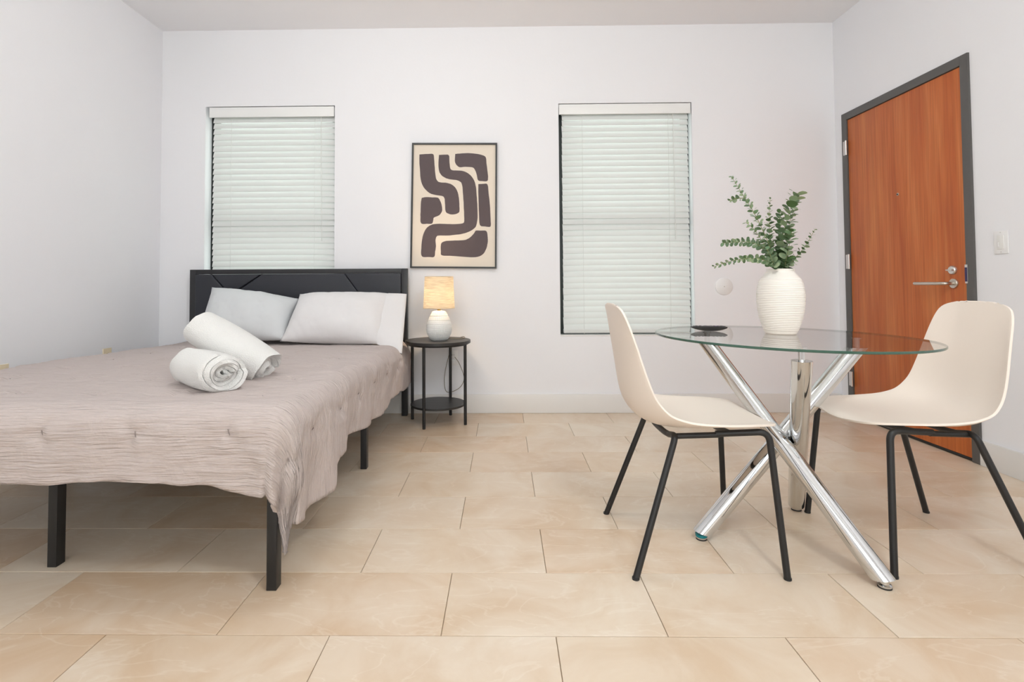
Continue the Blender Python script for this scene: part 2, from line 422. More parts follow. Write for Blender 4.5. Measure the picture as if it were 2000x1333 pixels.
# unseen window added behind the camera around the fill light
fr = empty('added_window', (0, YF-.07, FZ0)); struct(fr, 'unseen white framed window added behind the camera for fill light')
bm = bmesh.new()
for x in (FX0, (FX0+FX1)/2-.03, FX1-.06): add_box(bm, x, -.03, 0, x+.06, .03, FZ1-FZ0)
add_box(bm, FX0, -.03, 0, FX1, .03, .06); add_box(bm, FX0, -.03, FZ1-FZ0-.06, FX1, .03, FZ1-FZ0)
bm_obj('window_frame', bm, M['trim'], fr)

# blinds
def blind(W, sx0, sx1, vx0, vx1, label, wand_x):
    x0, x1, z0, z1 = W; yc = YB+.036
    root = empty('window_blind', ((sx0+sx1)/2, yc, z1)); tag(root, label, 'blind', 'closed white slat blinds')
    cx = (sx0+sx1)/2
    box('valance', (vx0-cx, -.036, -.082), (vx1-cx, -.024, -.006), M['valance'], root, .003)
    box('head_rail', (sx0-cx, -.020, -.070), (sx1-cx, .030, -.010), M['slat'], root)
    # shared slat mesh: a curved 5 cm slat, tilted closed
    wdt, th, tilt = .050, .0028, math.radians(69)
    hw = (sx1-sx0)/2; bm = bmesh.new(); rows = []
    for i in range(5):
        t = -1+i/2; crown = .0022*(1-t*t)
        for sgn in (1, -1):
            u = t*wdt/2; h = crown+sgn*th/2
            # t=-1 is the lower edge, towards the room
            y = u*cos(tilt)-h*sin(tilt); z = u*sin(tilt)+h*cos(tilt)
            rows.append((t, sgn, y, z))
    top = [r for r in rows if r[1] == 1]; bot = [r for r in rows if r[1] == -1][::-1]
    ring = top+bot
    A = [bm.verts.new((-hw, r[2], r[3])) for r in ring]; B = [bm.verts.new((hw, r[2], r[3])) for r in ring]
    n = len(ring)
    for i in range(n): bm.faces.new((A[i], A[(i+1) % n], B[(i+1) % n], B[i]))
    bm.faces.new(A); bm.faces.new(B[::-1])
    s0 = bm_obj('slat', bm, M['slat'], root, 50)
    pitch = .0436; z = -.094; n = 0; first = True
    bottom = z0+.052-z1
    while z > bottom:
        o = s0 if first else s0.copy()
        if not first: C.objects.link(o); o.parent = root
        first = False
        o.location = (random.uniform(-.0015, .0015), 0, z)
        o.rotation_euler = (random.uniform(-.035, .035), 0, random.uniform(-.0006, .0006))
        z -= pitch; n += 1
    box('bottom_rail', (sx0-cx, -.024, z0+.024-z1), (sx1-cx, .024, z0+.052-z1), M['slat'], root, .003)
    for t in (.16, .84):
        x = -hw+2*hw*t
        tube('ladder_cord', [(x, -.0235, -.075), (x, -.0235, z0+.02-z1)], .0011, M['cord_white'], root, 6)
    tube('tilt_wand', [(wand_x-cx, -.030, -.075), (wand_x-cx+.008, -.031, -1.02)], .0028, M['cord_white'], root, 6)
    return root
blind(W1, -2.188, -1.261, -2.205, -1.262, 'white slat blind in the window above the headboard', -1.36)
blind(W2, .447, 1.386, .424, 1.400, 'full length white slat blind right of the abstract picture', 1.27)

# ------------------------------------------------------------------ door
def door():
    root = empty('door_1', (XR, (DY0+DY1)/2, 0)); struct(root, 'reddish cherry wood entry door in a charcoal metal frame')
    Y = lambda y: y-(DY0+DY1)/2
    bm = bmesh.new()
    add_box(bm, -.012, Y(DY0), 0, .10, Y(2.783), DZ, bev=.002); add_box(bm, -.012, Y(3.701), 0, .10, Y(DY1), DZ, bev=.002)
    add_box(bm, -.012, Y(2.783), 2.101, .10, Y(3.701), DZ, bev=.002)
    bm_obj('door_frame', bm, M['door_frame'], root, 40)
    leaf = box('door_leaf', (-.004, Y(2.787), .018), (.040, Y(3.697), 2.097), M['wood'], root, .0015)
    box('door_sweep', (-.002, Y(2.787), .003), (.036, Y(3.697), .016), M['rubber'], root)
    for z in (1.90, 1.09, .265):
        bm = bmesh.new(); yh = Y(3.722)
        add_box(bm, -.0155, yh-.012, z-.05, -.0125, yh+.014, z+.05)
        add_lathe(bm, [(.0065, z-.052), (.0065, z+.052)], 12, -.018, Y(3.7))
        h = bm_obj('hinge', bm, M['zinc'], root, 40)
    # lever
    z, y = .935, Y(2.865)
    def xl(prof, yy, zz, m, name, par=root, n=28):
        bm = bmesh.new(); add_lathe(bm, prof, n)
        bmesh.ops.rotate(bm, verts=bm.verts, cent=(0, 0, 0), matrix=Matrix.Rotation(-PI/2, 3, 'Y'))
        bmesh.ops.translate(bm, verts=bm.verts, vec=(-.004, yy, zz)); return bm_obj(name, bm, m, par, 40)
    rose = xl([(0, 0), (.027, 0), (.027, .006), (.025, .009), (0, .009)], y, z, M['steel'], 'rose')
    pts = fillet([(-.012, y, z), (-.062, y, z), (-.062, y+.20, z)], .03, 8)
    tube('lever_handle', pts, .0095, M['steel'], root, 14)
    db = xl([(0, 0), (.024, 0), (.024, .009), (.020, .014), (0, .014)], Y(2.868), 1.008, M['zinc'], 'deadbolt')
    box('thumb_turn', (-.032, Y(2.868)-.020, 1.004), (-.017, Y(2.868)+.020, 1.012), M['zinc'], db, .003)
    pp = xl([(0, 0), (.009, 0), (.009, .003), (.0075, .004), (0, .004)], Y(3.248), 1.489, M['steel'], 'peephole', n=16)
    xl([(0, .0041), (.0055, .0041), (.005, .0055), (0, .0055)], Y(3.248), 1.489, M['rubber'], 'peephole_lens', pp, 14)
    sp = box('strike_plate', (-.0155, Y(2.770), .935), (-.012, Y(2.786), 1.035), M['zinc'], root, .001)
    box('latch_cover', (-.0175, Y(2.772), .945), (-.0156, Y(2.784), 1.02), mat('dark_blue_lip', srgb(52, 44, 88), .4), sp)
    bm = bmesh.new(); add_box(bm, .05, Y(2.783), 0, .10, Y(3.701), 2.101)
    bm_obj('door_stop', bm, M['door_frame'], root)
door()

# wall plates ------------------------------------------------------------------
sw = empty('light_switch', (XR, 2.592, 1.138)); tag(sw, 'white rocker switch on the wall right of the door', 'light switch')
box('switch_plate', (-.006, -.036, -.057), (0, .036, .057), M['plastic_white'], sw, .002)
rk = box('rocker', (-.0095, -.017, -.034), (-.0055, .017, .034), M['ceramic'], sw, .0015)
box('dimmer_slider', (-.012, .006, -.024), (-.0095, .011, .0), M['plastic_white'], rk, .0005)
for z in (-.048, .048):
    bm = bmesh.new(); add_lathe(bm, [(0, 0), (.003, 0), (.003, .001), (0, .001)], 10)
    bmesh.ops.rotate(bm, verts=bm.verts, cent=(0, 0, 0), matrix=Matrix.Rotation(-PI/2, 3, 'Y')); bmesh.ops.translate(bm, verts=bm.verts, vec=(-.006, 0, z))
    bm_obj('screw', bm, M['zinc'], sw)

dc = empty('wall_cover', (1.621, YB, .918)); tag(dc, 'round white blank cover on the wall above the glass table', 'wall cover')
def ylathe(name, prof, m, par, n=36, x=0, z=0, y=0):
    bm = bmesh.new(); add_lathe(bm, prof, n)
    bmesh.ops.rotate(bm, verts=bm.verts, cent=(0, 0, 0), matrix=Matrix.Rotation(PI/2, 3, 'X')); bmesh.ops.translate(bm, verts=bm.verts, vec=(x, y, z))
    return bm_obj(name, bm, m, par, 40)
ylathe('cover_disc', [(0, 0), (.064, 0), (.064, .005), (.060, .008), (0, .010)], M['plastic_white'], dc)
ylathe('screw', [(0, 0), (.004, 0), (.0035, .0115), (0, .0115)], M['steel'], dc, 12)

def outlet(name, loc, rz, label, m, faces=True):
    """plate normal = local -y"""
    r = empty(name, loc, rz); tag(r, label, 'outlet')
    box('cover_plate', (-.035, -.006, -.057), (.035, 0, .057), m, r, .002)
    for z in (-.021, .021):
        s = box('socket', (-.017, -.008, z-.015), (.017, -.0055, z+.015), m, r, .002)
        for x in (-.007, .007): box('slot', (x-.0012, -.0085, z-.004), (x+.0012, -.0079, z+.006), M['dark_slot'], s)
    return r
outlet('wall_outlet', (-.372, YB, .404), 0, 'white outlet on the back wall behind the round side table', M['plastic_white'])
outlet('wall_outlet', (XL, 3.335, .488), PI/2, 'beige outlet on the left wall, the one farther along near the headboard', M['plastic_beige'])
outlet('wall_outlet', (XL, 2.630, .492), PI/2, 'beige outlet on the left wall cut by the photo left edge', M['plastic_beige'])

# ------------------------------------------------------------------ picture
def picture():
    TL, TR, BL, BR = (-.670, 1.998), (-.038, 1.992), (-.686, 1.068), (-.048, 1.060)
    root = empty('framed_picture', (-.36, YB, 1.062)); tag(root, 'tall black framed abstract print hung above the bedside lamp', 'picture')
    ox, oz = -.36, 1.062
    def uv(u, v):   # v down
        x = (TL[0]*(1-u)+TR[0]*u)*(1-v)+(BL[0]*(1-u)+BR[0]*u)*v
        z = (TL[1]*(1-u)+TR[1]*u)*(1-v)+(BL[1]*(1-u)+BR[1]*u)*v
        return x-ox, z-oz
    f = .012/.635; g = .012/.93
    def quad(name, u0, u1, v0, v1, y0, y1, m, bev=.001):
        bm = bmesh.new(); poly_slab(bm, [uv(u0, v1), uv(u1, v1), uv(u1, v0), uv(u0, v0)], y0, y1, bev); return bm_obj(name, bm, m, root)
    quad('backing_board', .01, .99, .01, .99, -.010, -.002, M['paper'], 0)
    quad('paper', f, 1-f, g, 1-g, -.014, -.010, M['paper'], 0)
    bm = bmesh.new()
    for q in ((0, f, 0, 1), (1-f, 1, 0, 1), (f, 1-f, 0, g), (f, 1-f, 1-g, 1)):
        poly_slab(bm, [uv(q[0], q[3]), uv(q[1], q[3]), uv(q[1], q[2]), uv(q[0], q[2])], -.026, -.001)
    bm_obj('picture_frame', bm, M['black_wood'], root)
    shapes = [
     [(188,205),(230,203),(275,200),(318,204),(325,250),(332,330),(338,400),(350,445),(378,466),(430,470),(480,482),(520,512),(545,560),(556,620),(560,690),(558,742),(525,762),(490,766),(455,758),(432,738),(427,680),(422,620),(405,596),(360,588),(300,575),(255,545),(220,500),(200,440),(192,340),(188,270)],
     [(370,210),(420,208),(462,212),(468,260),(474,330),(492,352),(540,355),(600,362),(650,388),(688,430),(710,490),(718,560),(724,640),(728,720),(728,800),(715,870),(690,900),(650,925),(590,945),(520,955),(450,962),(380,962),(350,970),(338,1010),(342,1060),(335,1110),(326,1160),(270,1162),(222,1162),(205,1140),(206,1080),(212,1010),(225,950),(250,900),(285,870),(330,855),(400,853),(470,856),(540,855),(590,848),(604,825),(602,740),(598,650),(592,560),(585,490),(568,460),(530,445),(470,438),(420,420),(385,390),(368,345),(366,280)],
     [(522,200),(560,197),(640,193),(720,200),(775,212),(806,232),(812,290),(820,350),(826,410),(820,452),(775,455),(735,448),(722,400),(710,360),(690,330),(650,322),(600,322),(560,324),(530,300),(518,265)],
     [(735,482),(780,480),(820,484),(830,560),(840,650),(846,740),(850,830),(846,878),(800,876),(750,865),(742,780),(738,680),(735,580)],
     [(210,612),(250,605),(310,607),(360,610),(382,640),(397,690),(398,735),(375,772),(340,788),(320,800),(308,850),(260,854),(205,850),(198,790),(200,720),(203,650)],
     [(710,914),(760,914),(808,918),(820,960),(822,1020),(808,1080),(780,1130),(730,1158),(660,1162),(560,1155),(470,1150),(395,1145),(387,1110),(388,1050),(400,1025),(440,1012),(520,1008),(600,1004),(650,985),(690,945)],
    ]
    for s in shapes:
        P = []
        for k, (x, y) in enumerate(s):
            v = (y-100)/(1265-100); xl = 122+(104-122)*v; xr = 912+(902-912)*v
            P.append(uv((x-xl)/(xr-xl), v))
        # smooth outline
        V = bez([(a, 0, b) for a, b in P]+[(P[0][0], 0, P[0][1])], 3)[:-1]
        bm = bmesh.new(); vs = [bm.verts.new((p.x+random.uniform(-.0006, .0006), -.0146, p.z+random.uniform(-.0006, .0006))) for p in V]
        fc = bm.faces.new(vs); r = bmesh.ops.extrude_face_region(bm, geom=[fc])
        for v in r['geom']:
            if isinstance(v, bmesh.types.BMVert): v.co.y = -.0139
        bmesh.ops.triangulate(bm, faces=[f_ for f_ in bm.faces if len(f_.verts) > 4])
        bm_obj('painted_shape', bm, M['paint'], root)
picture()

# ------------------------------------------------------------------ bed frame with headboard
def bed():
    root = empty('bed', (-1.49, 2.7, 0)); tag(root, 'black metal bed frame with low padded charcoal headboard', 'bed')
    ox, oy = -1.49, 2.7
    X = lambda x: x-ox
    Y = lambda y: y-oy
    # headboard
    x0, x1, zt = -2.285, -.695, 1.063; yf, yb = 3.755, 3.80
    hb = bmesh.new()
    add_box(hb, X(x0), Y(yf), 0, X(x0+.042), Y(yb), zt, bev=.003); add_box(hb, X(x1-.042), Y(yf), 0, X(x1), Y(yb), zt, bev=.003)
    add_box(hb, X(x0+.042), Y(yf), zt-.034, X(x1-.042), Y(yb), zt, bev=.003); add_box(hb, X(x0+.042), Y(yf), .40, X(x1-.042), Y(yb), .434, bev=.003)
    hbo = bm_obj('headboard', hb, M['headboard_frame'], root, 40)
    L, R, T, B = x0+.044, x1-.044, zt-.036, .436
    g = .0025
    polys = [
        [(L, T), (-2.118-g, T), (-1.985-g, .875), (-1.985-g, B), (L, B)],
        [(-2.118+g, T), (-1.752-g, T), (-1.985, .875+g)],
        [(-1.752+g, T), (-1.148-g, T), (-.98-g, .80), (-1.985+g, .80), (-1.985+g, .872)],
        [(-1.148+g, T), (R, T), (R, .60), (-.84, .60)],
        [(-1.985+g, .80-g*2), (-.98, .80-g*2), (-.845, .60-g), (R, .60-g*2), (R, B), (-1.985+g, B)],
    ]
    for p in polys:
        bm = bmesh.new(); poly_slab(bm, [(X(a), b) for a, b in p][::-1], Y(yf)-.012, Y(yf)+.02, .011)
        bm_obj('headboard_panel', bm, M['headboard'], hbo, 60)
    # rails
    zr0, zr1 = .345, .385
    for name, a, b in (('side_rail', (-.745, 1.62), (-.705, 3.755)), ('side_rail', (-2.285, 1.62), (-2.245, 3.755)),
                       ('foot_rail', (-2.245, 1.62), (-.745, 1.66)), ('centre_rail', (-1.54, 1.66), (-1.50, 3.755))):
        box(name, (X(a[0]), Y(a[1]), zr0), (X(b[0]), Y(b[1]), zr1), M['black_metal'], root, .002)
    s0 = box('slat', (X(-2.245), -.03, .368), (X(-.745), .03, .380), M['black_metal'], root, .002)
    for i in range(10):
        o = s0 if i == 0 else s0.copy()
        if i: C.objects.link(o); o.parent = root
        o.location = (0, Y(1.80+i*.205), 0)
    legs = [(-.724, 1.645), (-.722, 2.70), (-1.527, 1.775), (-1.527, 2.72), (-2.262, 1.645), (-2.262, 2.70)]
    for x, y in legs:
        l = .021
        lg = box('leg', (X(x)-.0155, Y(y)-.0185, .0), (X(x)+.0155, Y(y)+.0185, .346), M['black_metal'], root, .0015)
bed()

# mattress
bm = bmesh.new(); add_box(bm, -2.255, 1.665, .387, -.735, 3.735, .535, bev=.05, seg=4)
tag(bm_obj('mattress', bm, M['mattress'], None, True), 'mattress lying on the bed frame under the grey comforter', 'mattress')

# ------------------------------------------------------------------ comforter
def comforter():
    xr, xl, yf, yh, z0, R = -.735, -2.235, 1.672, 3.735, .574, .085
    Lr, Lf, Ll = .345, .285, .30
    A1 = PI*R/2
    step = .0125
    us = []; a = -(Ll)
    def frange(a, b, n): return [a+(b-a)*i/(n-1) for i in range(n)]
    nu, nv = 176, 178
    # normalised sheet coordinates: side parts get scaled lengths
    U = frange(-1, 1, 61)
    sheet_u = frange(-1.0, 0.0, 26)[:-1]+frange(0, 1, 110)+frange(1, 2, 34)[1:]     # <0 left drop, 0..1 top, >1 right drop
    sheet_v = frange(-1.0, 0.0, 30)[:-1]+frange(0, 1, 140)                          # <0 front drop, 0..1 top to head
    tufts = [(-.56-.29*i, yf-.13+.28*j) for i in range(7) for j in range(8)]; near = {}
    def lr(v):   # right overhang by distance along the side
        d = max(v, 0)*(yh-yf)
        L = Lr+.018*sin(d*7+.6)+.004*sin(d*19)
        if d < .32: L += .085*sm((.32-d)/.05)
        return L
    def lf(u):
        d = (1-min(max(u, 0), 1))*(xr-xl)
        return Lf+.003*sin(d*13)+.002*sin(d*31)+.035*sm((.22-d)/.22)-.012*sm((1-abs(d-.5)/.4))
    def fold(d, r):
        if d <= 0: return 0, 0
        if d < PI*r/2: return r*sin(d/r), r*(1-cos(d/r))
        return r, r+(d-PI*r/2)
    verts = []; uvs = []
    for v in sheet_v:
        for u in sheet_u:
            b = -v*lf(u) if v < 0 else 0
            y = yf+max(v, 0)*(yh-yf); x = xl+min(max(u, 0), 1)*(xr-xl)
            a = (u-1)*lr(v) if u > 1 else 0
            c = -u*Ll if u < 0 else 0
            px, py, pz = x, y, z0
            side = 1 if u > 1 else (-1 if u < 0 else 0)
            aa = a if side >= 0 else c
            if aa > 0 and b > 0:
                p = 1.95; r = (aa**p+b**p)**(1/p); ph = math.atan2(b, aa)
                r *= 1-.05*min(1, aa/lr(0)*b/lf(1))**4
                h, g = fold(r, R)
                rip = .020*sm((r-.10)/.25)*sin(3.1*ph*2-.4)+.012*sm((r-.1)/.3)*sin(ph*11+1.0)
                out = (h+rip+.02*sm((r-.15)/.3)*sin(2*ph))*(1-.45*sm((r-.26)/.18))
                px = x+side*out*cos(ph)*(1); py = y-out*sin(ph); pz = z0-g
                # the point swings in towards the leg
            elif aa > 0:
                h, g = fold(aa, R); s = y-yf
                damp = math.exp(-s/.7)
                rip = sm((aa-.10)/.26)*(.030*damp*sin(-.4-s*13.5)+.012*damp*sin(s*31)+.006*sin(s*17+1))
                if side < 0: rip *= .3
                px = x+side*(h+rip+.022*sm((aa-.08)/.12)*sm((s-1.3)/.6)*(1-.6*sm((aa-.2)/.15))*(1-sm((y-3.46)/.10))-.034*sm((y-3.30)/.16)*(1-.6*sm((aa-.10)/.06))); pz = z0-g
            elif b > 0:
                h, g = fold(b, R); s = (xr-x)
                damp = math.exp(-s/.22)
                rip = sm((b-.08)/.2)*(.020*damp*sin(3.1*PI-.4+s*16)+.0035*sin(s*21)+.003*sin(s*47+2))
                py = y-h-rip; pz = z0-g
            # soft loft and wrinkles
            sx, sy = (xr+a if u > 1 else (xl-c if u < 0 else x)), (yf-b if b > 0 else y)
            nrm = Vector((0, 0, 1))
            if aa > 0 and b > 0: nrm = Vector((side*.6, -.6, max(0, 1-max(aa, b)/A1))).normalized()
            elif aa > 0: nrm = Vector((side*min(1, aa/A1), 0, max(0, 1-aa/A1))).normalized()
            elif b > 0: nrm = Vector((0, -min(1, b/A1), max(0, 1-b/A1))).normalized()
            edge = max(aa, b)
            k = .45+.55*sm(edge/.1)
            dsp = .010*noise.noise(Vector((sx*3.0, sy*3.0, 0)))+k*.007*noise.noise(Vector((sx*9, sy*9, 5)))
            dsp += k*.0045*noise.noise(Vector((sx*7, sy*60, 9)))
            if edge > .12: dsp += .005*noise.noise(Vector((sx*20, sy*20, 3)))
            for tx, ty in tufts:
                dx, dy = sx-tx, sy-ty
                d2 = dx*dx+dy*dy
                if d2 < .02:
                    rr = math.sqrt(d2)
                    if (tx, ty) not in near or near[(tx, ty)][0] > rr: near[(tx, ty)] = (rr, len(verts))
                    dsp -= .014*math.exp(-d2/.0006)*(1 if edge > .05 else .6)
                    dsp += .006*math.exp(-((rr-.035)/.022)**2)*cos(3*math.atan2(dy, dx)+tx*9)
            P = Vector((px, py, pz))+nrm*dsp
            # front sags slightly lower in the middle of the bed; head end drops to pillow level
            if b == 0 and aa == 0: P.z -= .022*sm((y-2.6)/1.0)
            elif b == 0: P.z -= .022*sm((y-2.6)/1.0)
            if side < 0: P.x = max(P.x, XL+.02)
            verts.append(P); uvs.append((sx, sy))
    nu = len(sheet_u); nv = len(sheet_v)
    faces = [(j*nu+i, j*nu+i+1, (j+1)*nu+i+1, (j+1)*nu+i) for j in range(nv-1) for i in range(nu-1)]
    me = bpy.data.meshes.new('comforter'); me.from_pydata([tuple(v) for v in verts], [], faces)
    ul = me.uv_layers.new(name='UVMap')
    for lp in me.loops: ul.data[lp.index].uv = uvs[lp.vertex_index]
    o = link('comforter', me, M['comforter'], None, True)
    so = o.modifiers.new('thick', 'SOLIDIFY'); so.thickness = .014; so.offset = -1; so.use_rim = True
    me.update()
    for (tx, ty), (rr, vi) in near.items():
        if rr > .012: continue
        p = me.vertices[vi].co; nn = me.vertices[vi].normal
        if nn.length < .5: continue
        if nn.z < -.2 or (p.x < -1.9 and nn.x < -.5): continue
        d = Vector((0, 1, 0)) if abs(nn.y) < .7 else Vector((0, 0, 1))
        d = (d-nn*d.dot(nn)).normalized(); e = nn.cross(d); a = .35
        q = d*cos(a)+e*sin(a); c = p+nn*.0015
        tube('tuft_stitch', [c-q*.010-nn*.001, c+nn*.001, c+q*.010-nn*.001], .0016, M['stitch'], o, 5)
    tag(o, 'crinkled grey comforter spread over the bed with tufted stitches', 'comforter')
comforter()

# ------------------------------------------------------------------ pillows
def pillow(name, c, t, m, label, cuff=None, seed=0):
    """c = TL, TR, BR, BL corner points of the sewn edge"""
    TL, TR, BR, BL = [Vector(p) for p in c]; nrm = (TR-TL).cross(BL-TL).normalized()
    if nrm.y > 0: nrm = -nrm
    nu, nv = 46, 34; root_m = m
    def surf(sgn):
        g = []
        for j in range(nv+1):
            for i in range(nu+1):
                u, v = i/nu, j/nv
                P = (TL*(1-u)+TR*u)*(1-v)+(BL*(1-u)+BR*u)*v
                U, V = 2*u-1, 2*v-1
                # edges pull in between the corners
                ctr = (TL+TR+BL+BR)/4
                pull = .035*((1-U*U)*abs(V)**3+(1-V*V)*abs(U)**3)
                P = P+(ctr-P)*pull*1.3
                fill = (max(0, 1-abs(U)**2.6)*max(0, 1-abs(V)**2.4))**.6
                h = t*fill*.5
                w_ = .020*noise.noise(Vector((u*4+seed, v*3, sgn)))+.007*noise.noise(Vector((u*9+seed, v*4+u*6, 3)))*(.4+abs(V)+.5*abs(U))+.003*noise.noise(Vector((u*26+seed, v*16, 7)))
                # gathers running from the corners
                w_ += .012*sin(22*(U*.8+V*U))*max(0, abs(U)*abs(V)-.2)
                h += w_*fill
                g.append(P+nrm*h*sgn)
        return g
    A, Bk = surf(1), surf(-1); vs = [tuple(p) for p in A]; n1 = len(vs); idx = list(range(n1)); row = nu+1
    back = {}
    for j in range(nv+1):
        for i in range(nu+1):
            k = j*row+i
            if i in (0, nu) or j in (0, nv): back[k] = k
            else: back[k] = len(vs); vs.append(tuple(Bk[k]))
    F = []
    for j in range(nv):
        for i in range(nu):
            q = (j*row+i, j*row+i+1, (j+1)*row+i+1, (j+1)*row+i)
            F.append(q); F.append(tuple(back[k] for k in reversed(q)))
    me = bpy.data.meshes.new(name); me.from_pydata(vs, [], F); o = link(name, me, m, None, True)
    tag(o, label, 'pillow', 'bed pillows leaning on the headboard')
    if cuff:
        a, b, c2, d = [Vector(p) for p in cuff]; vs = []; F = []; n = 14
        for s in (1, -1):
            for j in range(n+1):
                for i in range(7):
                    u, v = i/6, j/n
                    P = (a*(1-u)+b*u)*(1-v)+(d*(1-u)+c2*u)*v
                    th = (.034*(1-u)+.007)*(max(0, 1-(2*v-1)**4))**.5+.002
                    th += .004*sin(v*17+u*3)*(u*.7+.3)
                    vs.append(P+nrm*(th*s if s > 0 else -th*.6))
        M_ = 7*(n+1)
        for s in (0, 1):
            for j in range(n):
                for i in range(6):
                    q = (s*M_+j*7+i, s*M_+j*7+i+1, s*M_+(j+1)*7+i+1, s*M_+(j+1)*7+i); F.append(q if s == 0 else q[::-1])
        for j in range(n):
            F.append((j*7+6, M_+j*7+6, M_+(j+1)*7+6, (j+1)*7+6))
        me = bpy.data.meshes.new('pillowcase_cuff'); me.from_pydata([tuple(p) for p in vs], [], F)
        link('pillowcase_cuff', me, m, o, True)
    return o
pillow('pillow', [(-2.085, 3.69, .935), (-1.440, 3.66, .850), (-1.435, 3.40, .585), (-2.02, 3.40, .600)], .25, M['pillow_cool'],
       'pale cool grey pillow on the left behind the rolled towels', seed=3)
pillow('pillow', [(-1.440, 3.66, .883), (-.765, 3.645, .885), (-.775, 3.35, .560), (-1.455, 3.37, .580)], .25, M['pillow_warm'],
       'white pillow on the right of the bed with an open pillowcase end', seed=8,
       cuff=[(-.805, 3.64, .885), (-.672, 3.61, .878), (-.645, 3.30, .505), (-.815, 3.35, .562)])

# ------------------------------------------------------------------ rolled towels
def towel(name, c, ax, length, r_out, turns, flat, label, seed, tail=True):
    ax = Vector(ax).normalized(); side = ax.cross(Vector((0, 0, 1))).normalized(); up = side.cross(ax).normalized()
    th = .0125; n = 150; nl = 30
    r_in = r_out-turns*(th+.0030)
    path = []
    for i in range(n+1):
        t = i/n; a = t*turns*2*PI+1.3; r = r_in+(r_out-r_in)*t
        path.append((r*cos(a)*1.0, r*sin(a)*flat, a))
    if tail:   # loose end running along the bed
        pass
    out = []; inn = []
    for k, (x, z, a) in enumerate(path):
        x2, z2, _ = path[min(k+1, n)]; x1, z1, _ = path[max(k-1, 0)]
        tx, tz = x2-x1, z2-z1; l = math.hypot(tx, tz); nx, nz = tz/l, -tx/l
        e = th/2*(1 if k < n-3 else .6)
        out.append((x+nx*e, z+nz*e)); inn.append((x-nx*e, z-nz*e))
    ring = out+inn[::-1]; m = len(ring); vs = []; F = []
    for j in range(nl+1):
        s = (j/nl-.5)*length
        for q, (x, z) in enumerate(ring):
            rr = math.hypot(x, z)/r_out
            ang = math.atan2(z, x)
            endt = abs(2*j/nl-1)
            sh = 1-.06*endt**4 + .075*noise.noise(Vector((cos(ang)*.9+seed, sin(ang)*.9+j/nl*2.2, seed)))*rr
            tel = .020*sin(rr*9+seed+ang*.7)*endt**2*(1 if s > 0 else -1)*.7+.006*noise.noise(Vector((ang*2, rr*5, seed+s*3)))
            xx = x*sh; zz = z*sh
            # weight flattens the bottom
            if zz < -r_out*flat*.80: zz = -r_out*flat*.80+(zz+r_out*flat*.80)*.35
            P = Vector(c)+ax*(s+tel)+side*xx+up*zz
            vs.append(tuple(P))
    for j in range(nl):
        for q in range(m):
            q2 = (q+1) % m
            F.append((j*m+q, j*m+q2, (j+1)*m+q2, (j+1)*m+q))
    h = len(out)
    for j in (0, nl):
        for q in range(h-1):
            a, b, c_, d = j*m+q, j*m+q+1, j*m+(m-2-q), j*m+(m-1-q)
            F.append((a, b, c_, d))
    me = bpy.data.meshes.new(name); me.from_pydata(vs, [], F)
    bm = bmesh.new(); bm.from_mesh(me); bmesh.ops.recalc_face_normals(bm, faces=bm.faces); bm.to_mesh(me); bm.free()
    o = link(name, me, M['towel'], None, 60)
    tag(o, label, 'towel', 'rolled white towels on the bed')
    return o
towel('rolled_towel', (-1.100, 1.925, .636), (.80, -.60, -.02), .27, .085, 5.0, .86, 'front white rolled towel showing its spiral end', 2)
towel('rolled_towel', (-1.112, 2.130, .688), (.84, -.10, -.47), .33, .094, 5.4, .80, 'rear white rolled towel slanting up against the front one', 5)

# ------------------------------------------------------------------ side table
def side_table():
    cx, cy = -.453, 3.598
    root = empty('side_table', (cx, cy, 0)); tag(root, 'small round black two-tier table between bed and picture wall', 'side table')
    lathe('table_top', [(0, .541), (.223, .541), (.225, .543), (.225, .560), (.223, .562), (0, .562)], M['black_wood'], root, 64, smooth=40)
    lathe('lower_shelf', [(0, .117), (.186, .117), (.188, .119), (.188, .129), (.186, .131), (0, .131)], M['black_wood'], root, 64, smooth=40)
    bm = bmesh.new(); n = 48
    add_tube(bm, [(.205*cos(2*PI*i/n), .205*sin(2*PI*i/n), .537) for i in range(n+1)], .006, 8)
    bm_obj('top_ring', bm, M['black_metal'], root, 50)
    for x, y in ((-.523, 3.414), (-.260, 3.523), (-.643, 3.668), (-.386, 3.781)):
        tube('leg', [(x-cx, y-cy, 0), (x-cx, y-cy, .542)], .0105, M['black_metal'], root, 14)
side_table()

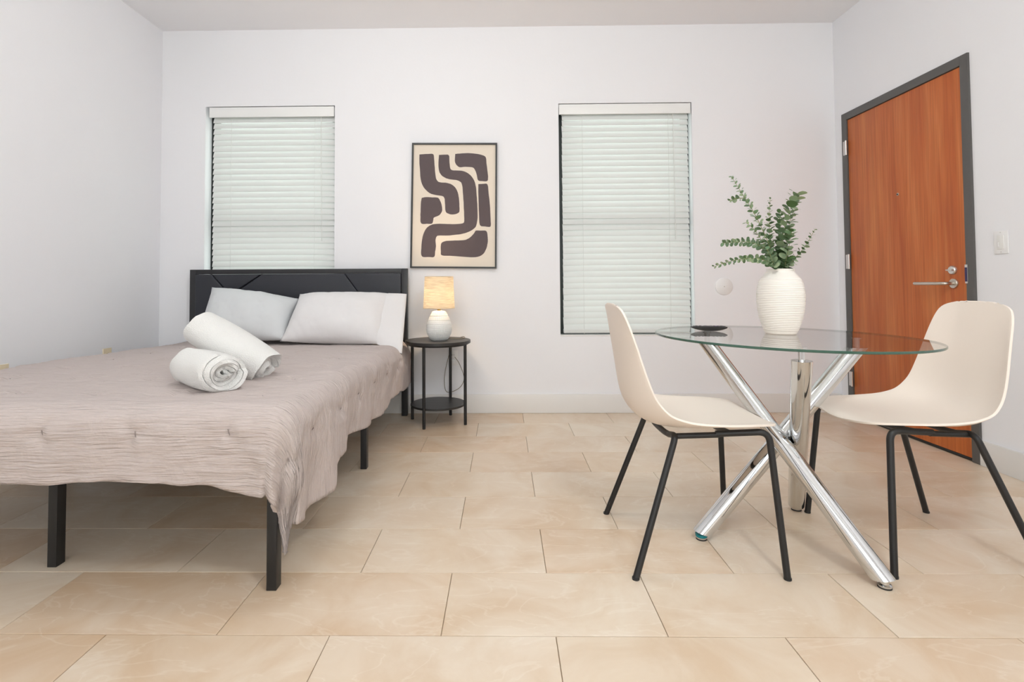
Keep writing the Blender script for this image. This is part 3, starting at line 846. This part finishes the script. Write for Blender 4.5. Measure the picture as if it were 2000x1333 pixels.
def lamp():
    cx, cy, z = -.444, 3.590, .562
    root = empty('table_lamp', (cx, cy, z)); tag(root, 'lit table lamp with white ribbed ceramic base and beige linen shade', 'lamp')
    prof = [(0, 0), (.046, 0), (.054, .004)]
    zs = [.004, .030, .058, .084, .110, .136, .165, .198]
    rs = [.056, .074, .084, .086, .083, .074, .061, .042]
    n = 40; bm = bmesh.new(); rings = []
    Z = []; 
    for a in range(len(zs)-1):
        for t in (0, .12, .5, .88):
            r = rs[a]*(1-t)+rs[a+1]*t; bul = .0022*(1 if t in (.12, .5, .88) else -.4)
            Z.append((r+bul, zs[a]+(zs[a+1]-zs[a])*t, a))
    Z.append((rs[-1], zs[-1], 7)); Z = [(.050, 0, 0)]+Z+[(.020, .203, 7), (0, .203, 7)]
    N = 120
    for r, zz, a in Z:
        if r == 0: rings.append([bm.verts.new((0, 0, zz))]); continue
        amp = .0012 if a < 3 else .0007
        rings.append([bm.verts.new(((r+amp*(1 if i % 2 else -1))*cos(2*PI*i/N), (r+amp*(1 if i % 2 else -1))*sin(2*PI*i/N), zz)) for i in range(N)])
    for A, B in zip(rings, rings[1:]):
        for i in range(N):
            if len(B) == 1: bm.faces.new((A[i], A[(i+1) % N], B[0]))
            else: bm.faces.new((A[i], A[(i+1) % N], B[(i+1) % N], B[i]))
    bm.faces.new(rings[0])
    bm_obj('lamp_base', bm, M['ceramic'], root, 28)
    lathe('lamp_neck', [(0, .200), (.012, .200), (.012, .218), (.015, .220), (.015, .262), (0, .262)], mat('brass_neck', srgb(214, 180, 110), .3, 1), root, 20)
    sh = lathe('lamp_shade', [(.108, .219), (.098, .437), (.0965, .437), (.1065, .219), (.108, .219)], M['shade'], root, 64, cap=False)
    for r, zz in ((.1075, .219), (.0975, .437)): tube('shade_trim', [(r*cos(2*PI*i/48), r*sin(2*PI*i/48), zz) for i in range(49)], .0016, M['shade'], sh, 6)
    b = lathe('bulb', [(0, .262), (.013, .264), (.014, .280), (.026, .305), (.030, .325), (.026, .345), (.012, .358), (0, .361)], M['bulb'], root, 24)
    l = bpy.data.lights.new('lamp_light', 'POINT'); l.energy = 17; l.color = (1, .72, .42); l.shadow_soft_size = .035
    o = bpy.data.objects.new('lamp_light', l); o.location = (0, 0, .325); C.objects.link(o); o.parent = root
    b.visible_shadow = True
    # cord over the table edge to the outlet
    P = bez([(.03, .05, .006), (.10, .045, .004), (.155, .06, .004), (.17, .10, .004), (.15, .175, .004), (.09, .222, -.03), (.04, .224, -.15), (.012, .205, -.30), (.03, .21, -.40), (.12, .20, -.37), (.155, .21, -.30), (.12, .228, -.20), (.085, .238, -.150)], 6)
    tube('power_cord', P, .0022, M['cord'], root, 8)
    box('plug', (.060, .218, -.196), (.086, .242, -.168), M['plastic_white'], root, .003)
lamp()

# ------------------------------------------------------------------ chairs
def chair_shell():
    # centre line (x forward, z) and edge line, half width, along v
    rows = [ # cx, cz, ex, ez, w
        (-.262, .872, -.262, .868, .060), (-.263, .869, -.258, .864, .105), (-.262, .855, -.250, .848, .140), (-.259, .825, -.238, .815, .158), (-.253, .770, -.220, .760, .170),
        (-.243, .700, -.200, .692, .181), (-.233, .630, -.182, .630, .191), (-.224, .570, -.162, .574, .200), (-.210, .520, -.140, .538, .208),
        (-.182, .478, -.110, .510, .215), (-.140, .453, -.070, .495, .219), (-.085, .444, -.030, .487, .222), (-.02, .443, .015, .483, .223),
        (.06, .449, .075, .480, .221), (.14, .458, .140, .479, .215), (.20, .463, .195, .477, .203), (.238, .464, .236, .474, .186), (.256, .460, .254, .468, .155), (.264, .456, .262, .461, .110), (.268, .452, .267, .454, .050)]
    nu = 24; vs = []; F = []
    # densify rows
    R_ = bez([(r[0], r[1], 0) for r in rows], 3); E_ = bez([(r[2], r[3], 0) for r in rows], 3); W_ = bez([(r[4], 0, 0) for r in rows], 3)
    for c, e, w_ in zip(R_, E_, W_):
        for i in range(nu+1):
            u = -1+2*i/nu; k = abs(u)**2.4
            vs.append((c.x+(e.x-c.x)*k, u*w_.x, c.y+(e.y-c.y)*k))
    for j in range(len(R_)-1):
        for i in range(nu):
            F.append((j*(nu+1)+i, j*(nu+1)+i+1, (j+1)*(nu+1)+i+1, (j+1)*(nu+1)+i))
    me = bpy.data.meshes.new('seat_shell'); me.from_pydata(vs, [], F); return me
def chair(loc, rz, label):
    root = empty('dining_chair', loc, rz); tag(root, label, 'chair', 'cream shell dining chairs at the glass table')
    s = link('seat_shell', chair_shell(), M['chair'], root, True)
    so = s.modifiers.new('t', 'SOLIDIFY'); so.thickness = .007; so.offset = 0
    bv = s.modifiers.new('b', 'BEVEL'); bv.width = .003; bv.segments = 2; bv.limit_method = 'ANGLE'; bv.angle_limit = 1.0
    r = .0108; fx, fy = .241, .237; bx, by = -.241, .237
    for sg in (1, -1):
        tube('leg', fillet([(fx, sg*fy, 0), (.212, sg*.195, .455), (.05, sg*.165, .440)], .035, 8), r, M['black_metal'], root, 14)
        tube('leg', fillet([(bx, sg*by, 0), (-.085, sg*.172, .437), (-.085, sg*.10, .420)], .030, 8), r, M['black_metal'], root, 14)
        tube('side_rail', [(.06, sg*.1665, .437), (-.085, sg*.150, .428)], .0095, M['black_metal'], root, 12)
        for x in (fx, bx):
            lathe('foot_cap', [(0, 0), (.0118, 0), (.0118, .006), (0, .006)], M['rubber'], root, 14, x, sg*.2372)
    tube('cross_rail', bez([(-.085, -.10, .420), (-.088, -.05, .417), (-.088, .05, .417), (-.085, .10, .420)], 6), .0105, M['black_metal'], root, 14)
    tube('cross_rail', bez([(.10, -.17, .443), (.10, -.05, .430), (.10, .05, .430), (.10, .17, .443)], 6), .0095, M['black_metal'], root, 14)
    return root
chair((.659, 1.933, 0), 0, 'cream shell chair with black legs left of the glass table')
chair((1.486, 1.945, 0), PI, 'cream shell chair with black legs right of the glass table before the door')

# ------------------------------------------------------------------ glass table
TCX, TCY = 1.035, 1.936
TILT = math.atan(.0154)
def gz(x): return .7502-.0154*(x-TCX)
def glass_table():
    root = empty('glass_table', (TCX, TCY, 0)); tag(root, 'round clear glass table on three crossed chrome legs', 'table')
    Rg = .4555
    bm = bmesh.new(); n = 128
    prof = [(Rg-.0015, 0), (Rg, -.0015), (Rg, -.0065), (Rg-.0015, -.008)]
    rings = [[bm.verts.new((r*cos(2*PI*i/n), r*sin(2*PI*i/n), z)) for i in range(n)] for r, z in prof]
    for a, b in zip(rings, rings[1:]):
        for i in range(n):
            f = bm.faces.new((a[i], a[(i+1) % n], b[(i+1) % n], b[i])); f.material_index = 1
    bm.faces.new(rings[0]); bm.faces.new(rings[-1][::-1]).material_index = 2
    t = bm_obj('table_top', bm, [M['glass'], M['glass_edge'], M['glass_under']], root, 40)
    t.location = (0, 0, .7502); t.rotation_euler = (0, TILT, 0)
    feet = [(.727, 1.96), (1.176, 1.655), (1.214, 2.209)]
    tops = [(1.331, 1.986), (.840, 2.164), (.936, 1.653)]
    r = .0305
    for k, (f, tp) in enumerate(zip(feet, tops)):
        A = Vector((f[0]-TCX, f[1]-TCY, .018)); B = Vector((tp[0]-TCX, tp[1]-TCY, .700)); d = (B-A).normalized()
        # horizontally cut tube ends
        bm = bmesh.new(); n = 40; up = d.orthogonal().normalized(); s = d.cross(up); rings = []
        for end, zc in ((A, .018), (B, .700)):
            rg = []
            for i in range(n):
                o = up*r*cos(2*PI*i/n)+s*r*sin(2*PI*i/n); p = end+o
                if end is A: zt = .024+.45*(o.z if o.z > -9 else 0); p = p+d*((zt-p.z)/d.z)*1.0
                else: p = p+d*((zc-p.z)/d.z)
                rg.append(bm.verts.new(p))
            rings.append(rg)
        for i in range(n): bm.faces.new((rings[0][i], rings[0][(i+1) % n], rings[1][(i+1) % n], rings[1][i]))
        bm.faces.new(rings[0]); bm.faces.new(rings[1])
        leg = bm_obj('leg', bm, M['chrome'], root, 30)
        gzz = gz(tp[0])-.0085
        lathe('standoff', [(0, .700), (.010, .700), (.010, gzz-.006), (.016, gzz-.005), (.016, gzz), (0, gzz)], M['chrome'], leg, 20, B.x, B.y)
        lathe('foot_cap', [(0, 0), (.017, 0), (.019, .003), (.019, .009), (.012, .012), (.012, .030), (0, .030)], [M['chrome']], leg, 24, A.x+.004*(1 if k else -1)*0, A.y)
        lathe('foot_pad', [(0, 0), (.0195, 0), (.0195, .004), (0, .004)], M['rubber'], leg, 24, A.x, A.y)
    # teal protective film left on the nearest left foot
    A = Vector((feet[0][0]-TCX, feet[0][1]-TCY, 0))
    lathe('protective_film', [(.0122, .010), (.0210, .011), (.0215, .020), (.0125, .021)], M['teal_film'], root, 24, A.x, A.y, cap=False)
    lathe('hub_bolt', [(0, .335), (.008, .335), (.008, .385), (0, .385)], M['chrome'], root, 16, .0, -.005)
glass_table()

# ------------------------------------------------------------------ vase
def vase():
    X, Y = 1.060, 2.008; z0 = gz(X)+.001
    root = empty('vase', (X, Y, z0)); tag(root, 'cream ceramic vase with fine horizontal ribs on the glass table', 'vase')
    root.rotation_euler = (0, TILT, 0)
    key = [(.0, .060), (.004, .063), (.03, .074), (.07, .087), (.11, .0935), (.145, .0945), (.175, .0915), (.20, .084), (.218, .072), (.229, .059), (.236, .0535), (.246, .0545)]
    def rad(z):
        for a, b in zip(key, key[1:]):
            if z <= b[0]:
                t = (z-a[0])/(b[0]-a[0]); return a[1]*(1-t)+b[1]*t
        return key[-1][1]
    # smooth key radius
    def rs(z): return sum(rad(max(0, min(.246, z+d))) for d in (-.008, -.004, 0, .004, .008))/5
    prof = [(0, 0), (.058, 0)]
    z = .003
    while z < .246:
        ph = (z/.0066) % 1
        rib = .0017*(1-abs(2*ph-1)**2) if .012 < z < .215 else 0
        prof.append((rs(z)+rib, z)); z += .0011
    prof += [(.0545, .247), (.050, .2475), (.048, .244), (.050, .225), (.070, .20), (.080, .15), (.07, .05), (0, .02)]
    bm = bmesh.new(); add_lathe(bm, prof, 72, cap=False)
    for v in bm.verts: v.co.x *= .875; v.co.y *= .875
    bm_obj('vase_body', bm, M['vase'], root, 75)
vase()

# ------------------------------------------------------------------ eucalyptus branches
def leaf_mesh(oval):
    bm = bmesh.new(); n = 10; c = bm.verts.new((.5, 0, -.05)); rim = []
    for i in range(n):
        a = 2*PI*i/n; rim.append(bm.verts.new((.5-.5*cos(a)*1.0, .5*oval*sin(a), .06*cos(2*a))))
    for i in range(n): bm.faces.new((c, rim[i], rim[(i+1) % n]))
    me = bpy.data.meshes.new('leaf'); bm.to_mesh(me); bm.free(); me.materials.append(M['leaf'])
    me.polygons.foreach_set('use_smooth', [True]*len(me.polygons)); return me
LEAVES = [leaf_mesh(.9), leaf_mesh(1.05), leaf_mesh(.78)]
def branch(pts, label, size=.024, tip=.4, start=.12, gap=.0185, seed=0):
    rnd = random.Random(seed); P = bez(pts, 10); o0 = P[0]
    root = empty('eucalyptus_branch', tuple(o0)); tag(root, label, 'branch', 'eucalyptus branches in the vase')
    L = [0]
    for a, b in zip(P, P[1:]): L.append(L[-1]+(b-a).length)
    tot = L[-1]
    tube('stem', [tuple(p-o0) for p in P], [max(.0007, .0020*(1-l/tot*.7)) for l in L], M['stem'], root, 6)
    def at(d):
        for i in range(len(P)-1):
            if L[i+1] >= d:
                t = (d-L[i])/(L[i+1]-L[i]); return P[i].lerp(P[i+1], t)-o0, (P[i+1]-P[i]).normalized()
        return P[-1]-o0, (P[-1]-P[-2]).normalized()
    d = tot*start; k = 0
    while d < tot:
        p, t = at(d); u = t.orthogonal().normalized(); s = t.cross(u); a0 = (k % 2)*PI/2+rnd.uniform(-.3, .3)
        f = d/tot; sz = size*(1-(1-tip)*max(0, (f-.45)/.55)**1.3)*rnd.uniform(.85, 1.12)
        for q in (0, PI):
            out = (u*cos(a0+q)+s*sin(a0+q)); dirv = (out*.86+t*rnd.uniform(.25, .65)).normalized()
            yv = dirv.cross(t).normalized(); yv = (yv+Vector((rnd.uniform(-.3, .3), rnd.uniform(-.3, .3), rnd.uniform(-.3, .3)))).normalized()
            zv = dirv.cross(yv).normalized(); yv = zv.cross(dirv)
            m = Matrix((dirv*sz, yv*sz, zv*sz)).transposed().to_4x4(); m.translation = p+out*.0015
            o = bpy.data.objects.new('leaf', LEAVES[rnd.randrange(3)]); C.objects.link(o); o.parent = root; o.matrix_local = m
        d += gap*(1-.45*f)*rnd.uniform(.9, 1.1); k += 1
    return root
z_in = .80
BR = [
 ([(1.045, 2.0, .80), (1.050, 2.0, .985), (1.019, 1.99, 1.077), (.963, 1.97, 1.183), (.913, 1.95, 1.254), (.849, 1.93, 1.341)], 'longest eucalyptus branch reaching highest to the upper left', .026, .45, .40),
 ([(1.05, 2.02, .80), (1.047, 2.0, .985), (1.014, 2.0, 1.064), (.933, 1.97, 1.098), (.814, 1.93, 1.093)], 'yellow tipped eucalyptus branch pointing level to the left', .022, .8, .42),
 ([(1.06, 2.03, .80), (1.040, 1.99, .985), (.969, 1.95, 1.031), (.861, 1.90, 1.031), (.750, 1.86, 1.004)], 'lowest eucalyptus branch drooping out to the far left', .022, .40, .42),
 ([(1.06, 2.0, .80), (1.058, 2.01, .986), (1.037, 2.02, 1.089), (1.036, 2.03, 1.189), (1.047, 2.04, 1.275)], 'upright eucalyptus branch ending in a thin pointed tip in the middle', .032, .25, .42),
 ([(1.07, 2.03, .80), (1.049, 2.0, .985), (.997, 1.98, 1.077), (.951, 1.97, 1.144), (.912, 1.96, 1.174)], 'short eucalyptus branch leaning left between the long one and the level one', .026, .45, .5),
 ([(1.06, 1.99, .80), (1.065, 2.0, .985), (1.069, 2.0, 1.107), (1.090, 1.99, 1.204), (1.119, 1.98, 1.286)], 'tall eucalyptus branch right of the middle with the largest round leaves on top', .037, .95, .40),
 ([(1.05, 2.0, .80), (1.071, 2.0, .985), (1.100, 2.03, 1.089), (1.130, 2.06, 1.175), (1.165, 2.07, 1.262)], 'dense eucalyptus branch just right of the largest leaves', .031, .35, .42),
 ([(1.04, 2.01, .80), (1.075, 2.0, .985), (1.099, 1.98, 1.031), (1.137, 1.97, 1.081), (1.171, 1.96, 1.145)], 'small eucalyptus branch leaning out to the right', .026, .30, .5),
 ([(1.06, 2.03, .80), (1.068, 2.01, .986), (1.077, 2.04, 1.11), (1.100, 2.07, 1.225)], 'back eucalyptus branch rising behind the tall middle ones', .032, .6, .42),
 ([(1.06, 2.02, .80), (1.067, 1.99, .985), (1.066, 1.955, 1.063), (1.074, 1.94, 1.140)], 'front centre short eucalyptus branch nearest the viewer', .032, .8, .5),
 ([(1.07, 2.02, .80), (1.046, 1.99, .985), (1.010, 1.96, 1.026), (.985, 1.95, 1.075)], 'stubby eucalyptus branch low on the left of the vase mouth', .028, .7, .5),
]
for i, (p, lab, s, tp, stt) in enumerate(BR): branch(p, lab, s, tp, stt, seed=i+20)
branch([(.905, 1.951, 1.262), (.878, 1.947, 1.262), (.846, 1.94, 1.253)], 'tiny side twig off the longest branch, upper left', .018, .5, .3, .013, 77)

# ------------------------------------------------------------------ remote control
def remote():
    X, Y = .822, 2.095; z0 = gz(X)+.0008
    root = empty('remote_control', (X, Y, z0), .05); tag(root, 'slim black remote control on the glass table left of the vase', 'remote')
    root.rotation_euler = (0, TILT, .06)
    n = 20; bm = bmesh.new(); prev = None; Lh, Wh = .073, .022; rings = []
    for j in range(n+1):
        t = -1+2*j/n; x = t*Lh; e = (max(0, 1-abs(t)**6))**.35
        zb = .0135*abs(t)**2.6; zt = .0185-.0018*t*t; w_ = Wh*(.25+.75*e)
        sec = [(-w_, zt-.002), (-w_+.002, zt), (w_-.002, zt), (w_, zt-.002), (w_*.92, (zt+zb)/2-.002), (w_*.6, zb), (-w_*.6, zb), (-w_*.92, (zt+zb)/2-.002)]
        rings.append([bm.verts.new((x, y, max(z, 0))) for y, z in sec])
    for a, b in zip(rings, rings[1:]):
        for i in range(8): bm.faces.new((a[i], a[(i+1) % 8], b[(i+1) % 8], b[i]))
    bm.faces.new(rings[0]); bm.faces.new(rings[-1])
    bm_obj('remote_body', bm, M['remote'], root, 50)
    rnd = random.Random(4)
    for i in range(9):
        for j in (-1, 0, 1):
            if i in (3, 4): continue
            x = -.060+i*.0145; y = j*.0125
            mk = M['remote_purple'] if (i, j) in ((6, 0), (7, 1)) else (M['remote_white'] if (i, j) == (0, 1) else M['remote_key'])
            box('button', (x-.004, y-.0038, .0165), (x+.004, y+.0038, .0200), mk, root, .0008, 1)
    bm = bmesh.new(); add_lathe(bm, [(.006, .0175), (.006, .0200), (.013, .0200), (.013, .0175)], 24, -.0095, 0, cap=False)
    bm_obj('direction_pad', bm, M['remote_key'], root, 40)
remote()

# ------------------------------------------------------------------ globe pendants out of view; the one near the camera is added fill
for loc, lab in (((-.74, 1.95, ZC), 'white glass globe pendant above the bed'), ((.75, .2, ZC), 'unseen globe pendant added near the camera for fill light')):
    r = empty('pendant_lamp', loc); tag(r, lab, 'lamp')
    lathe('canopy', [(0, 0), (.06, 0), (.06, -.018), (.012, -.03), (0, -.03)], M['trim'], r, 32)
    lathe('rod', [(0, -.03), (.008, -.03), (.008, -.07), (0, -.07)], M['steel'], r, 12)
    g = lathe('glass_globe', [(.03, -.07)]+[(.115*sin(PI*(.08+.92*i/16)), -.184+.115*cos(PI*(.08+.92*i/16))) for i in range(16)]+[(0, -.299)], M['pane'], r, 32, cap=False)
    g.visible_shadow = True
